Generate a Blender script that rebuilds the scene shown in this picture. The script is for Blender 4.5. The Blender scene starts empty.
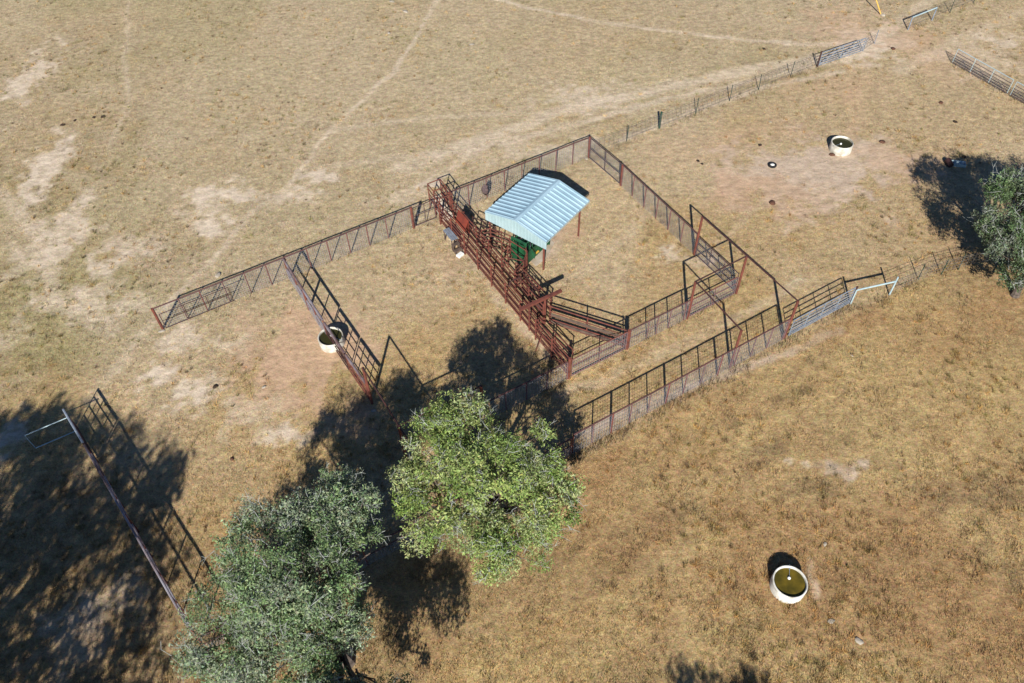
import bpy, math, random
import numpy as np
from mathutils import Vector, Matrix

random.seed(7)
RNG = np.random.default_rng(11)
SC = bpy.context.scene
COL = SC.collection
R = math.radians

# ------------------------------------------------------------------ camera
F_PX, PITCH, ROLL, CAM_H = 790.0, 50.0, 1.556, 34.0
cam_d = bpy.data.cameras.new("camera")
cam = bpy.data.objects.new("camera", cam_d)
COL.objects.link(cam)
cam_d.sensor_width = 36.0
cam_d.lens = F_PX / 1024 * 36.0
cam_d.clip_end = 6000
fw = Vector((0, math.cos(R(PITCH)), -math.sin(R(PITCH))))
rt0 = Vector((1, 0, 0))
up0 = rt0.cross(fw)
ro = -R(ROLL)
rt = rt0 * math.cos(ro) + up0 * math.sin(ro)
up = -rt0 * math.sin(ro) + up0 * math.cos(ro)
m = Matrix((rt, up, -fw)).transposed().to_4x4()
m.translation = (0, 0, CAM_H)
cam.matrix_world = m
SC.camera = cam


def at(px, py, z=0.0):
    """survey point: photo pixel -> world point on the level z"""
    d = fw * F_PX + rt * (px - 512) - up * (py - 341.5)
    t = (z - CAM_H) / d.z
    return Vector((d.x * t, d.y * t, z))


# pen grid: x = along the long fences (30 deg), y = away from the viewer
ORG = Vector((3.01, 25.84, 0))
PEN = R(30)
UX = Vector((math.cos(PEN), math.sin(PEN), 0))
UY = Vector((-math.sin(PEN), math.cos(PEN), 0))


def P(u, v, z=0.0):
    return ORG + UX * u + UY * v + Vector((0, 0, z))


# ------------------------------------------------------------------ light
SUN_EL, SUN_AZ = 33.0, 6.6           # shadows run towards +Y, 6.6 deg to +X
world = bpy.data.worlds.new("World")
SC.world = world
world.use_nodes = True
wn = world.node_tree
bg = wn.nodes["Background"]
sky = wn.nodes.new("ShaderNodeTexSky")
sky.sky_type = 'NISHITA'
sky.sun_disc = False
sky.sun_elevation = R(SUN_EL)
sky.sun_rotation = R(180 + SUN_AZ)
sky.air_density = 0.7
sky.dust_density = 0.2
sky.ozone_density = 8.0
wn.links.new(sky.outputs[0], bg.inputs[0])
bg.inputs[1].default_value = 0.06
sl = bpy.data.lights.new("sun", 'SUN')
sl.energy = 5.0
sl.angle = R(0.53)
sl.color = (1.0, 0.955, 0.88)
so = bpy.data.objects.new("sun", sl)
COL.objects.link(so)
sd = Vector((math.sin(R(SUN_AZ)) * math.cos(R(SUN_EL)), math.cos(R(SUN_AZ)) * math.cos(R(SUN_EL)), -math.sin(R(SUN_EL))))
so.rotation_euler = sd.to_track_quat('-Z', 'Y').to_euler()
SC.view_settings.view_transform = 'Standard'
SC.view_settings.look = 'None'
SC.view_settings.exposure = 0.45
SC.view_settings.gamma = 1.0

# ------------------------------------------------------------------ materials


def new_mat(name):
    mt = bpy.data.materials.new(name)
    mt.use_nodes = True
    nt = mt.node_tree
    return mt, nt, nt.nodes["Principled BSDF"]


def worn(name, base, dark, rough=0.6, metal=0.0, scale=3.0, lo=0.35, hi=0.7, spec=0.3):
    mt, nt, b = new_mat(name)
    tc = nt.nodes.new("ShaderNodeTexCoord")
    n = nt.nodes.new("ShaderNodeTexNoise")
    n.inputs["Scale"].default_value = scale
    n.inputs["Detail"].default_value = 6
    r = nt.nodes.new("ShaderNodeValToRGB")
    r.color_ramp.elements[0].position = lo
    r.color_ramp.elements[0].color = (*dark, 1)
    r.color_ramp.elements[1].position = hi
    r.color_ramp.elements[1].color = (*base, 1)
    nt.links.new(tc.outputs["Object"], n.inputs["Vector"])
    nt.links.new(n.outputs[0], r.inputs[0])
    nt.links.new(r.outputs[0], b.inputs["Base Color"])
    b.inputs["Roughness"].default_value = rough
    b.inputs["Metallic"].default_value = metal
    b.inputs["Specular IOR Level"].default_value = spec
    return mt


M = {
    'rust': worn('rusty_red_pipe', (.195, .062, .043), (.085, .032, .026), .65, 0, 2.2, .3, .62),
    'rust_dark': worn('dark_and_shaded_rusty_pipe', (.085, .035, .03), (.04, .022, .022), .65, 0, 2.5),  # darker pipes; on the tall frame beams it stands in for tree shade
    'rail': worn('purple_brown_rail', (.13, .06, .055), (.07, .035, .035), .55, 0, 2.0),
    'sheet': worn('orange_red_sheet', (.24, .05, .03), (.15, .035, .025), .6, 0, 2.0),
    'galv': worn('galvanised_steel', (.34, .39, .45), (.20, .24, .30), .45, .25, 4.0, spec=.5),
    'galv_pale': worn('pale_blue_pipe', (.48, .62, .64), (.34, .46, .50), .45, 0.1, 4.0, spec=.5),
    'mauve': worn('weathered_mauve_pipe', (.34, .335, .375), (.15, .09, .085), .5, .1, .9, spec=.4),
    'wire': worn('grey_wire', (.33, .34, .37), (.21, .21, .235), .5, .2, 4.0),
    'barb': worn('barbed_wire', (.22, .2, .18), (.14, .12, .11), .6, .2, 4.0),
    'roof': worn('pale_blue_sheet_metal', (.37, .52, .61), (.28, .42, .51), .42, 0.0, .9, spec=.4),
    'fascia': worn('white_sheet_metal', (.40, .53, .55), (.33, .46, .48), .45, 0, 1.5),
    'green': worn('green_paint', (.015, .12, .045), (.01, .05, .025), .5, 0, 3.0),
    'green_post': worn('green_steel_post', (.03, .075, .05), (.02, .045, .035), .6, 0, 5.0),
    'concrete': worn('whitish_concrete', (.76, .75, .69), (.42, .39, .31), .85, 0, 3.5, .28, .56),
    'concrete_worn': worn('stained_concrete', (.68, .66, .58), (.34, .31, .24), .9, 0, 2.2, .32, .6),
    'slab': worn('pale_concrete_slab', (.50, .44, .37), (.36, .29, .21), .9, 0, 1.6),
    'white': worn('white_plastic', (.85, .85, .82), (.72, .72, .68), .5, 0, 6.0),
    'rubber': worn('black_rubber', (.022, .022, .024), (.012, .012, .013), .8, 0, 6.0),
    'plank': worn('grey_weathered_plank', (.26, .29, .34), (.15, .17, .21), .8, 0, 3.0),
    'plank_brown': worn('brown_weathered_plank', (.16, .11, .085), (.08, .06, .05), .85, 0, 3.0),
    'yellow': worn('yellow_plastic', (.70, .44, .08), (.60, .36, .06), .5, 0, 3.0),
    'bark': worn('grey_bark', (.17, .135, .11), (.07, .055, .047), .9, 0, 5.0),
    'twig': worn('pale_twig', (.46, .49, .46), (.27, .28, .26), .85, 0, 6.0),
    'dung': worn('dark_dung', (.06, .04, .028), (.03, .02, .015), .95, 0, 8.0),
    'dung_red': worn('reddish_clod', (.14, .065, .04), (.08, .04, .028), .95, 0, 8.0),
    'stone': worn('pale_limestone', (.46, .41, .34), (.34, .30, .24), .9, 0, 5.0),
    'sack': worn('brown_sackcloth', (.16, .115, .11), (.07, .05, .055), .95, 0, 9.0),
    'blue': worn('blue_plastic', (.05, .13, .28), (.03, .08, .18), .5, 0, 3.0),
}
mt, nt, b = new_mat('murky_water')
b.inputs['Base Color'].default_value = (.050, .040, .007, 1)
b.inputs['Roughness'].default_value = .12
b.inputs['Specular IOR Level'].default_value = .25
nz = nt.nodes.new("ShaderNodeTexNoise"); nz.inputs['Scale'].default_value = 1.6; nz.inputs['Detail'].default_value = 4
tc = nt.nodes.new("ShaderNodeTexCoord")
rp = nt.nodes.new("ShaderNodeValToRGB")
rp.color_ramp.elements[0].position = .36; rp.color_ramp.elements[0].color = (.06, .05, .010, 1)
rp.color_ramp.elements[1].position = .66; rp.color_ramp.elements[1].color = (.17, .12, .016, 1)
nt.links.new(tc.outputs['Object'], nz.inputs['Vector']); nt.links.new(nz.outputs[0], rp.inputs[0]); nt.links.new(rp.outputs[0], b.inputs['Base Color'])
M['water'] = mt
mt, nt, b = new_mat('dark_green_water')
b.inputs['Base Color'].default_value = (.035, .034, .012, 1)
b.inputs['Roughness'].default_value = .12
b.inputs['Specular IOR Level'].default_value = .25
M['water_dark'] = mt


def attr_mat(name, rough, transl=0.0, tint=1.0):
    mt, nt, b = new_mat(name)
    a = nt.nodes.new("ShaderNodeAttribute")
    a.attribute_name = 'Col'
    nt.links.new(a.outputs['Color'], b.inputs['Base Color'])
    b.inputs['Roughness'].default_value = rough
    b.inputs['Specular IOR Level'].default_value = .25
    if transl:
        t = nt.nodes.new("ShaderNodeBsdfTranslucent")
        mx = nt.nodes.new("ShaderNodeMixShader")
        mx.inputs[0].default_value = transl
        nt.links.new(a.outputs['Color'], t.inputs['Color'])
        nt.links.new(b.outputs[0], mx.inputs[1])
        nt.links.new(t.outputs[0], mx.inputs[2])
        nt.links.new(mx.outputs[0], nt.nodes['Material Output'].inputs[0])
    return mt


M['leaf'] = attr_mat('oak_leaves', .5, .22)
M['grass'] = attr_mat('dry_grass_blades', .8, .15)

# ------------------------------------------------------------------ mesh builder


class MB:
    def __init__(self):
        self.v = []
        self.f = []

    def tube(self, p, q, r, r2=None, n=6, cap=True):
        p = Vector(p); q = Vector(q)
        r2 = r if r2 is None else r2
        d = (q - p)
        if d.length < 1e-6:
            return self
        d.normalize()
        a = d.orthogonal().normalized()
        c = d.cross(a)
        i0 = len(self.v)
        for k in range(n):
            t = 2 * math.pi * k / n + .3
            o = a * math.cos(t) + c * math.sin(t)
            self.v.append(p + o * r)
            self.v.append(q + o * r2)
        for k in range(n):
            j = (k + 1) % n
            self.f.append((i0 + 2 * k, i0 + 2 * j, i0 + 2 * j + 1, i0 + 2 * k + 1))
        if cap:
            self.f.append(tuple(i0 + 2 * k for k in range(n))[::-1])
            self.f.append(tuple(i0 + 2 * k + 1 for k in range(n)))
        return self

    def path(self, pts, rs, n=6):
        for i in range(len(pts) - 1):
            self.tube(pts[i], pts[i + 1], rs[i], rs[i + 1], n)
        return self

    def box(self, c, s, rz=0.0, ax=None):
        c = Vector(c)
        ca, sa = math.cos(rz), math.sin(rz)
        i0 = len(self.v)
        for dx in (-1, 1):
            for dy in (-1, 1):
                for dz in (-1, 1):
                    x, y, z = dx * s[0] / 2, dy * s[1] / 2, dz * s[2] / 2
                    self.v.append(c + Vector((x * ca - y * sa, x * sa + y * ca, z)))
        for q in ((0, 1, 3, 2), (4, 6, 7, 5), (0, 4, 5, 1), (2, 3, 7, 6), (0, 2, 6, 4), (1, 5, 7, 3)):
            self.f.append(tuple(i0 + k for k in q))
        return self

    def prism(self, pts, off):
        """closed polygon pts extruded by the vector off"""
        n = len(pts)
        i0 = len(self.v)
        off = Vector(off)
        for p in pts:
            self.v.append(Vector(p))
        for p in pts:
            self.v.append(Vector(p) + off)
        self.f.append(tuple(range(i0, i0 + n))[::-1])
        self.f.append(tuple(range(i0 + n, i0 + 2 * n)))
        for k in range(n):
            j = (k + 1) % n
            self.f.append((i0 + k, i0 + j, i0 + n + j, i0 + n + k))
        return self

    def lathe(self, prof, n=40, c=(0, 0, 0)):
        i0 = len(self.v)
        c = Vector(c)
        mm = len(prof)
        for k in range(n):
            t = 2 * math.pi * k / n
            for r, z in prof:
                self.v.append(c + Vector((r * math.cos(t), r * math.sin(t), z)))
        for k in range(n):
            j = (k + 1) % n
            for i in range(mm - 1):
                self.f.append((i0 + k * mm + i, i0 + j * mm + i, i0 + j * mm + i + 1, i0 + k * mm + i + 1))
        return self

    def blob(self, c, r, n=7, mrows=5, jit=.25, sq=(1, 1, 1)):
        i0 = len(self.v)
        c = Vector(c)
        for i in range(mrows + 1):
            ph = math.pi * i / mrows
            for k in range(n):
                t = 2 * math.pi * k / n
                q = r * (1 + random.uniform(-jit, jit))
                self.v.append(c + Vector((q * math.sin(ph) * math.cos(t) * sq[0], q * math.sin(ph) * math.sin(t) * sq[1], q * math.cos(ph) * sq[2])))
        for i in range(mrows):
            for k in range(n):
                j = (k + 1) % n
                self.f.append((i0 + i * n + k, i0 + (i + 1) * n + k, i0 + (i + 1) * n + j, i0 + i * n + j))
        return self

    def mesh(self, name, mat, smooth=False):
        me = bpy.data.meshes.new(name)
        me.from_pydata([tuple(v) for v in self.v], [], self.f)
        me.materials.append(mat)
        if smooth:
            me.polygons.foreach_set('use_smooth', [True] * len(me.polygons))
        me.update()
        return me

    def build(self, name, mat, parent=None, loc=(0, 0, 0), smooth=False):
        o = bpy.data.objects.new(name, self.mesh(name, mat, smooth))
        COL.objects.link(o)
        o.parent = parent
        o.location = loc
        return o


def tag(o, label, cat, group=None, kind=None):
    if label: o['label'] = label
    if cat: o['category'] = cat
    if group: o['group'] = group
    if kind: o['kind'] = kind
    return o


def thing(name, label, cat, loc, rz=0.0, group=None):
    o = bpy.data.objects.new(name, None)
    COL.objects.link(o)
    o.location = loc
    o.rotation_euler = (0, 0, rz)
    o.empty_display_size = .2
    return tag(o, label, cat, group)


def inst(name, me, parent, loc=(0, 0, 0), rz=0.0):
    o = bpy.data.objects.new(name, me)
    COL.objects.link(o)
    o.parent = parent
    o.location = loc
    o.rotation_euler = (0, 0, rz)
    return o


def wire_grid(L, z0, z1, dx, dz, r, x0=0.0):
    mb = MB()
    n = max(2, int(round(L / dx)))
    for i in range(n + 1):
        x = x0 + L * i / n
        mb.tube((x, 0, z0), (x, 0, z1), r, n=3, cap=False)
    k = max(1, int(round((z1 - z0) / dz)))
    for i in range(k + 1):
        z = z0 + (z1 - z0) * i / k
        mb.tube((x0, .004, z), (x0 + L, .004, z), r, n=3, cap=False)
    return mb


def run_of(p0, p1):
    a = P(*p0); c = P(*p1)
    d = c - a
    return a, math.atan2(d.y, d.x), d.length


def post_mesh(name, r, H, mat):
    return MB().tube((0, 0, -.25), (0, 0, H), r, n=8).mesh(name, mat)


def fence(label, p0, p1, H, posts, rails=(), mesh=(.08, None), r=.038, rail_r=.04, big=(), big_r=.07,
          mat='rust', rail_mat='rail', group='pipe and wire fences of the cattle pens', wire=(.16, .14, .0063), droop=0):
    a, rz, L = run_of(p0, p1)
    t = thing('pipe_fence', label, 'fence', a, rz, group)
    mb = MB()
    nseg = max(2, int(L / 1.3))
    zs = [H + random.uniform(-.012, .012) for _ in range(nseg + 1)]
    for i in range(nseg):
        mb.tube((L * i / nseg, 0, zs[i]), (L * (i + 1) / nseg + .01, 0, zs[i + 1]), rail_r, n=8)
    mb.build('top_rail', M[rail_mat], t)
    for z in rails:
        MB().tube((0, .012, z), (L, .012, z), rail_r * .75, n=6).build('rail', M[rail_mat], t)
    pm = post_mesh('post', r, H - .02, M[mat])
    bm = post_mesh('post', big_r, H + .02, M[mat])
    for i, x in enumerate(posts):
        inst('post', bm if i in big else pm, t, (x, 0, 0))
    if mesh:
        wire_grid(L, mesh[0], (mesh[1] or H - .06), wire[0], wire[1], wire[2]).build('wire_mesh', M['wire'], t, (0, -r - .012, 0))
    return t


def gate(label, p0, p1, H, rails, ups, mat='rust', r=.03, bottom=.12, wire=None, group='swing gates of the cattle pens', name='gate', braces=(), top_mat=None, top_r=None, up_mat=None):
    a, rz, L = run_of(p0, p1)
    t = thing(name, label, 'gate', a, rz, group)
    MB().tube((.04, 0, H), (L - .04, 0, H), top_r or r, n=8).build('top_rail', M[top_mat or mat], t)
    MB().tube((.04, 0, bottom), (L - .04, 0, bottom), r, n=8).build('bottom_rail', M[mat], t)
    for z in rails:
        MB().tube((.04, 0, z), (L - .04, 0, z), r * .85, n=6).build('rail', M[mat], t)
    um = MB().tube((0, 0, bottom), (0, 0, H), r * .9, n=6).mesh('upright', M[up_mat or mat])
    for x in [.04, L - .04] + list(ups):
        inst('upright', um, t, (x, -.012, 0))
    for (x0, z0, x1, z1) in braces:
        MB().tube((x0, .02, z0), (x1, .02, z1), r * .8, n=6).build('brace', M[mat], t)
    if wire:
        wire_grid(L - .08, bottom, H, wire[0], wire[1], wire[2], .04).build('wire_mesh', M['wire'], t, (0, -r - .012, 0))
    return t


def spaced(L, step, first=0.0):
    n = max(1, int(round((L - first) / step)))
    return [first + (L - first) * i / n for i in range(n + 1)]


# ------------------------------------------------------------------ fences of the pens
W0 = (.16, .14, .0063)
fence('long rusty mesh fence running from its free end on bare ground to the alley', (-17.8, 15.3), (-1.68, 15.3), 1.7,
      [0, 1.45, 2.65, 4.0, 5.3, 6.6, 7.8, 9.15, 10.45, 11.75, 13.05, 14.35, 16.12], big=(0, 12), big_r=.08)
gate('old gate leaf with mid rail tied against the free end of the long fence', (-17.65, 15.17), (-13.6, 15.17), 1.25, (.7,), (1.4, 2.7), 'rust_dark', r=.022, bottom=.1)
gate('short rusty gate between the long fence and the loading chute', (-1.6, 15.3), (-.05, 15.3), 1.6, (.9,), (.8,), 'rust_dark', r=.03, bottom=.12, wire=(.25, .3, .004))
fence('wire mesh pipe fence behind the blue roofed shed, with a sack hanging on it', (1.05, 15.3), (11.9, 15.3), 1.7, spaced(10.85, 1.33), big=(0, 8), big_r=.075)
gate('narrow mesh gate with a middle rail at the far corner behind the shed', (11.9, 15.2), (12.0, 11.75), 1.68, (.85,), (1.75,), 'rust_dark', r=.035, bottom=.1, wire=W0)
fence('wire mesh pipe fence between the far corner gate and the tall pipe frame', (12.0, 11.65), (11.86, 3.95), 1.66, spaced(7.7, 1.25), big=(0,), big_r=.085)
gate('mesh gate hanging under the beam between the two rear posts of the tall frame', (11.85, 3.75), (11.8, .12), 1.5, (.55, 1.0), (1.2, 2.4), 'rust_dark', r=.032, wire=W0)
gate('rusty gate with wire mesh between the alley end post and the thick corner post', (.12, 0), (3.78, 0), 1.5, (.45, .95), (1.85,), 'rust', r=.032, wire=W0)
fence('short mesh fence from the thick corner post to the tall pipe frame', (3.87, 0), (8.05, 0), 1.55, [0, .12, 1.35, 2.0, 2.9, 4.0], rails=(.8,), big=(0,), big_r=.095)
gate('mesh gate with rails across the pen under the front beam of the tall frame', (8.22, 0), (11.65, 0), 1.5, (.5, .95), (1.7,), 'rust', r=.034, wire=W0)
fence('shaded wire mesh fence from the alley end into the shadow of the bright green tree', (-5.2, 0), (-.14, 0), 1.5, spaced(5.06, 1.3))
fence('outer lane fence in full sun with many upright posts and low wire mesh', (-2.5, -4.05), (11.6, -4.05), 1.72, spaced(14.1, 1.175), big=(2, 5, 8), big_r=.06)
fence('outer lane fence passing behind the two big trees', (-21.1, -4.05), (-2.62, -4.05), 1.5, spaced(18.48, 1.85), rails=(.8,), mesh=(.1, .8))
gate('pale galvanised six bar gate beside the tall frame with its end post', (11.95, -4.08), (16.7, -4.1), 1.42, (.3, .46, .66, .9, 1.15), (1.2, 2.4, 3.6), 'galv', r=.03, bottom=.14)
t = thing('gate_post', 'dark red post closing the galvanised six bar gate', 'post', P(16.82, -4.1))
MB().tube((0, 0, -.3), (0, 0, 1.38), .055, n=10).build('pipe', M['rust_dark'], t)
MB().tube((0, 0, 1.38), (0, 0, 1.41), .06, n=10).build('cap', M['rust_dark'], t)

# the cross fence, seen from above
fence('brown pipe cross fence joining the long fence to the water tank', (-10.12, 15.2), (-10.0, 9.45), 1.68, [0, 1.6, 3.0, 4.4, 5.75], rails=(.85,), mesh=(.1, .85), big=(2,), big_r=.075, rail_r=.07, rail_mat='mauve')
gate('galvanised gate standing over the round tank in the cross fence', (-9.99, 9.35), (-9.9, 6.7), 1.6, (.5, .9, 1.25), (.9, 1.8), 'rust_dark', r=.032, top_mat='mauve', top_r=.075)
gate('galvanised gate with close uprights beside the tall post in the shade', (-9.89, 6.6), (-9.78, 4.22), 1.6, (.5, .9, 1.25), (.6, 1.2, 1.8), 'rust', r=.032, top_mat='mauve', top_r=.075)

# far left fence
a0, a1 = at(63, 409, 1.62), at(177, 603, 1.62)
def uv_of(w):
    d = w - ORG
    return (d.dot(UX), d.dot(UY))
q0, q1 = uv_of(a0), uv_of(a1)
Lf = math.dist(q0, q1)
fence('far left pipe fence with pale top rail in the shadow of a tree', (q0[0] + (q1[0]-q0[0])*.215, q0[1] + (q1[1]-q0[1])*.215), (q1[0] + .1, q1[1] - 1.2), 1.62,
      spaced(Lf*.785 + 1.2, 1.6), rails=(.85,), mesh=(.1, 1.56), rail_r=.055, rail_mat='mauve', big=(3,), big_r=.08, wire=(.16, .14, .006))
gate('pale galvanised gate leaf in line with the far left fence', q0, (q0[0] + (q1[0]-q0[0])*.205, q0[1] + (q1[1]-q0[1])*.205), 1.62, (.5, .9, 1.3), (.95, 1.9), 'rust_dark', r=.035, top_mat='galv', top_r=.06)
gate('open galvanised gate of two pale bars swung out from the far left fence', (q0[0] + .1, q0[1] - .5), (q0[0] - 2.05, q0[1] - .5), 1.45, (), (), 'galv_pale', r=.026, bottom=.3, wire=None)

# ------------------------------------------------------------------ tall pipe frames
def frame(label, posts, beams, H, mats='rust', r=.075, group='tall pipe frames over the gateways'):
    o = P(*posts[0])
    t = thing('pipe_gateway', label, 'gateway', o, PEN, group)
    pm = post_mesh('post', r, H, M[mats])
    bx, by = posts[0]
    for (x, y) in posts:
        inst('post', pm, t, (x - bx, y - by, 0))
    for (i, j) in beams:
        A, B = posts[i], posts[j]
        MB().tube((A[0] - bx, A[1] - by, H), (B[0] - bx, B[1] - by, H), .045, n=8).build('beam', M['rust_dark'], t)  # tree shade put into the beam colour with the darker rust
    return t

frame('tall rusty frame of five posts and overhead beams at the right end of the pens',
      [(8.12, -.03), (11.82, 0), (11.86, 3.86), (7.85, -4.0), (11.76, -4.03)], [(0, 1), (1, 2), (0, 3), (1, 4)], 3.05)
frame('tall pipe frame with overhead beams coloured dark for the shade of the trees',
      [(-9.75, 4.1), (-9.75, 0), (-9.75, -4.0), (-5.3, 0)], [(0, 1), (1, 2), (1, 3)], 3.05, 'rust')

# ------------------------------------------------------------------ working alley
t = thing('working_alley', 'long narrow working alley of close red pipe rails ending at the mesh gate', 'cattle alley', P(0, 0), PEN)
L1 = 14.7
zs6 = (.2, .46, .74, 1.03, 1.33, 1.66)
for z in zs6:
    MB().tube((0, 0, z), (0, L1, z), .036, n=6).build('rail', M['rust'], t)
pm = post_mesh('post', .05, 1.68, M['rust'])
for y in spaced(L1, 1.63):
    inst('post', pm, t, (-.055 if y else 0, y, 0))
for z in zs6:
    MB().tube((.86, 4.0, z), (.86, L1, z), .036, n=6).build('rail', M['rust'], t)
for y in spaced(L1 - 4.0, 1.53):
    inst('post', pm, t, (.92, 4.0 + y, 0))
# cover sheet on the right wall, sheeted low section on the left one
pl = MB().prism([(.42, 12.25, .95), (.42, 13.45, .95), (.81, 13.6, 1.62), (.81, 12.35, 1.62)], (-.012, 0, .012)).build('sheet_panel', M['sheet'], t)
pl['label'] = 'orange red sheet panel'
MB().prism([(.80, 12.35, .6), (.80, 13.6, .6), (.80, 13.6, 1.6), (.80, 12.35, 1.6)], (.012, 0, 0)).build('sheet_panel', M['sheet'], t)
for y in (6.2,):
    MB().path([(0, y, 1.66), (.12, y, 2.02), (.74, y, 2.02), (.86, y, 1.66)], [.034] * 4, 6).build('hoop', M['rust_dark'], t)
MB().tube((0, 0, -.2), (0, 0, 1.72), .085, n=10).build('end_post', M['rust'], t)
MB().tube((-.5, 2.55, .0), (-.06, 2.55, 1.2), .03, n=6).build('stay', M['rust'], t)

t = thing('holding_panel', 'row of red pipe rails on the right side of the alley leading to the beam', 'panel', P(1.72, 4.35), PEN + R(93))
for z in zs6[:5]:
    MB().tube((0, 0, z), (3.6, 0, z), .034, n=6).build('rail', M['rust'], t)
for x in (.03, 1.2, 2.4, 3.57):
    MB().tube((x, .05, 0), (x, .05, 1.36), .04, n=6).build('upright', M['rust'], t)
t = thing('lifting_beam', 'heavy red beam on a post laid across the top of the alley', 'beam', P(1.05, 4.05), PEN)
MB().tube((0, 0, -.2), (0, 0, 1.98), .075, n=8).build('post', M['rust'], t)
MB().box((-.3, 0, 2.06), (2.75, .17, .15)).build('crossbeam', M['rust'], t)
MB().tube((-1.05, -.02, 0), (-1.05, -.02, 1.98), .05, n=8).build('strut', M['rust'], t)
MB().blob((.02, .45, .95), .24, 9, 6, .12, (1, 1, 1.15)).build('winch_housing', M['rust_dark'], t)

# crowding pen: swinging panel from the beam post to the thick corner post
t = thing('crowding_panel', 'slanting five rail panel with planks between the beam post and the corner post', 'panel', P(1.2, 3.85), 0)
dv = Vector((3.78 - 1.2, .1 - 3.85)); Lc = dv.length
t.rotation_euler = (0, 0, PEN + math.atan2(dv.y, dv.x))
for z in (.15, .45, .77, 1.1, 1.5):
    MB().tube((0, 0, z), (Lc, 0, z), .038, n=6).build('rail', M['rust'], t)
for x in (.05, Lc * .5, Lc - .1):
    MB().tube((x, .05, 0), (x, .05, 1.52), .04, n=6).build('upright', M['rust'], t)
MB().box((Lc / 2, -.05, .93), (Lc - .3, .035, .2)).build('plank', M['plank_brown'], t)
MB().box((Lc / 2, -.05, .33), (Lc - .3, .035, .16)).build('plank', M['plank_brown'], t)

t = thing('crowd_gate', 'rusty three rail gate folded inside the alley end', 'gate', P(.28, 3.5), PEN + math.atan2(-3.1, .35), 'swing gates of the cattle pens')
for z in (.2, .6, 1.0, 1.42):
    MB().tube((0, 0, z), (3.0, 0, z), .032, n=6).build('rail', M['rust'], t)
for x in (.03, 1.5, 2.97):
    MB().tube((x, -.05, .2), (x, -.05, 1.42), .032, n=6).build('upright', M['rust'], t)

# loading chute beyond the fence line
t = thing('loading_chute', 'tall narrow loading chute of red pipe at the upper end of the alley', 'loading chute', P(.12, 14.85), PEN)
for (x, y, h) in ((0, 0, 1.9), (.9, 0, 1.9), (0, 1.6, 2.0), (.9, 1.6, 2.0), (0, .8, 1.95), (.9, .8, 1.95)):
    MB().tube((x, y, -.1), (x, y, h), .034, n=6).build('post', M['rust'], t)
for x in (0, .9):
    for (z0, z1) in ((1.9, 2.0), (1.45, 1.62), (1.0, 1.25), (.5, .9)):
        MB().tube((x, 0, z0), (x, 1.6, z1), .034, n=6).build('side_rail', M['rust'], t)
for y, z in ((0, 1.9), (1.6, 2.0), (.8, 1.95)):
    MB().tube((0, y, z), (.9, y, z), .034, n=6).build('cross_rail', M['rust'], t)
MB().prism([(.04, -.1, .02), (.86, -.1, .02), (.86, 1.62, .72), (.04, 1.62, .72)], (0, 0, .05)).build('ramp', M['slab'], t)
for k in range(6):
    MB().box((.45, .1 + k * .27, .14 + k * .11), (.78, .05, .05)).build('cleat', M['plank_brown'], t)
MB().tube((.45, .15, .3), (.45, .15, 1.5), .03, n=6).build('slide_bar', M['rust_dark'], t)

# catwalk + steps + white block
t = thing('catwalk', 'grey plank catwalk fixed beside the lower rails of the alley', 'platform', P(-.34, 12.72), PEN)
for k in (-1, 0, 1):
    MB().box((k * .15, 0, .8), (.135, 1.15, .04)).build('plank', M['plank'], t)
for (x, y) in ((-.18, -.5), (-.18, .5), (.2, -.5), (.2, .5)):
    MB().box((x, y, .39), (.06, .06, .78)).build('leg', M['plank_brown'], t)
t = thing('wooden_steps', 'small brown wooden steps leading down from the grey catwalk', 'steps', P(-.36, 12.05), PEN)
for k, z in ((0, .5), (1, .26)):
    MB().box((0, -k * .3, z), (.5, .24, .05)).build('tread', M['plank_brown'], t)
    for s in (-1, 1):
        MB().box((s * .2, -k * .3, z / 2 - .02), (.05, .2, z - .05)).build('riser', M['plank_brown'], t)
o = MB().box((0, 0, .09), (.44, .3, .18)).build('salt_block', M['white'], None, P(-.40, 11.45))
o.rotation_euler = (0, 0, PEN + .3)
bv = o.modifiers.new('bevel', 'BEVEL'); bv.width = .03; bv.segments = 2
tag(o, 'white salt block lying on the grass below the steps', 'block')

# tall red post on the long fence side + hinge brace
o = MB().blob((0, 0, 0), .3, 10, 8, .2, (.75, .4, 1.35)).build('feed_sack', M['sack'], None, P(3.55, 15.12, .95), smooth=True)
tag(o, 'dark brown sack hanging on the fence left of the shed roof', 'sack')

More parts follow.
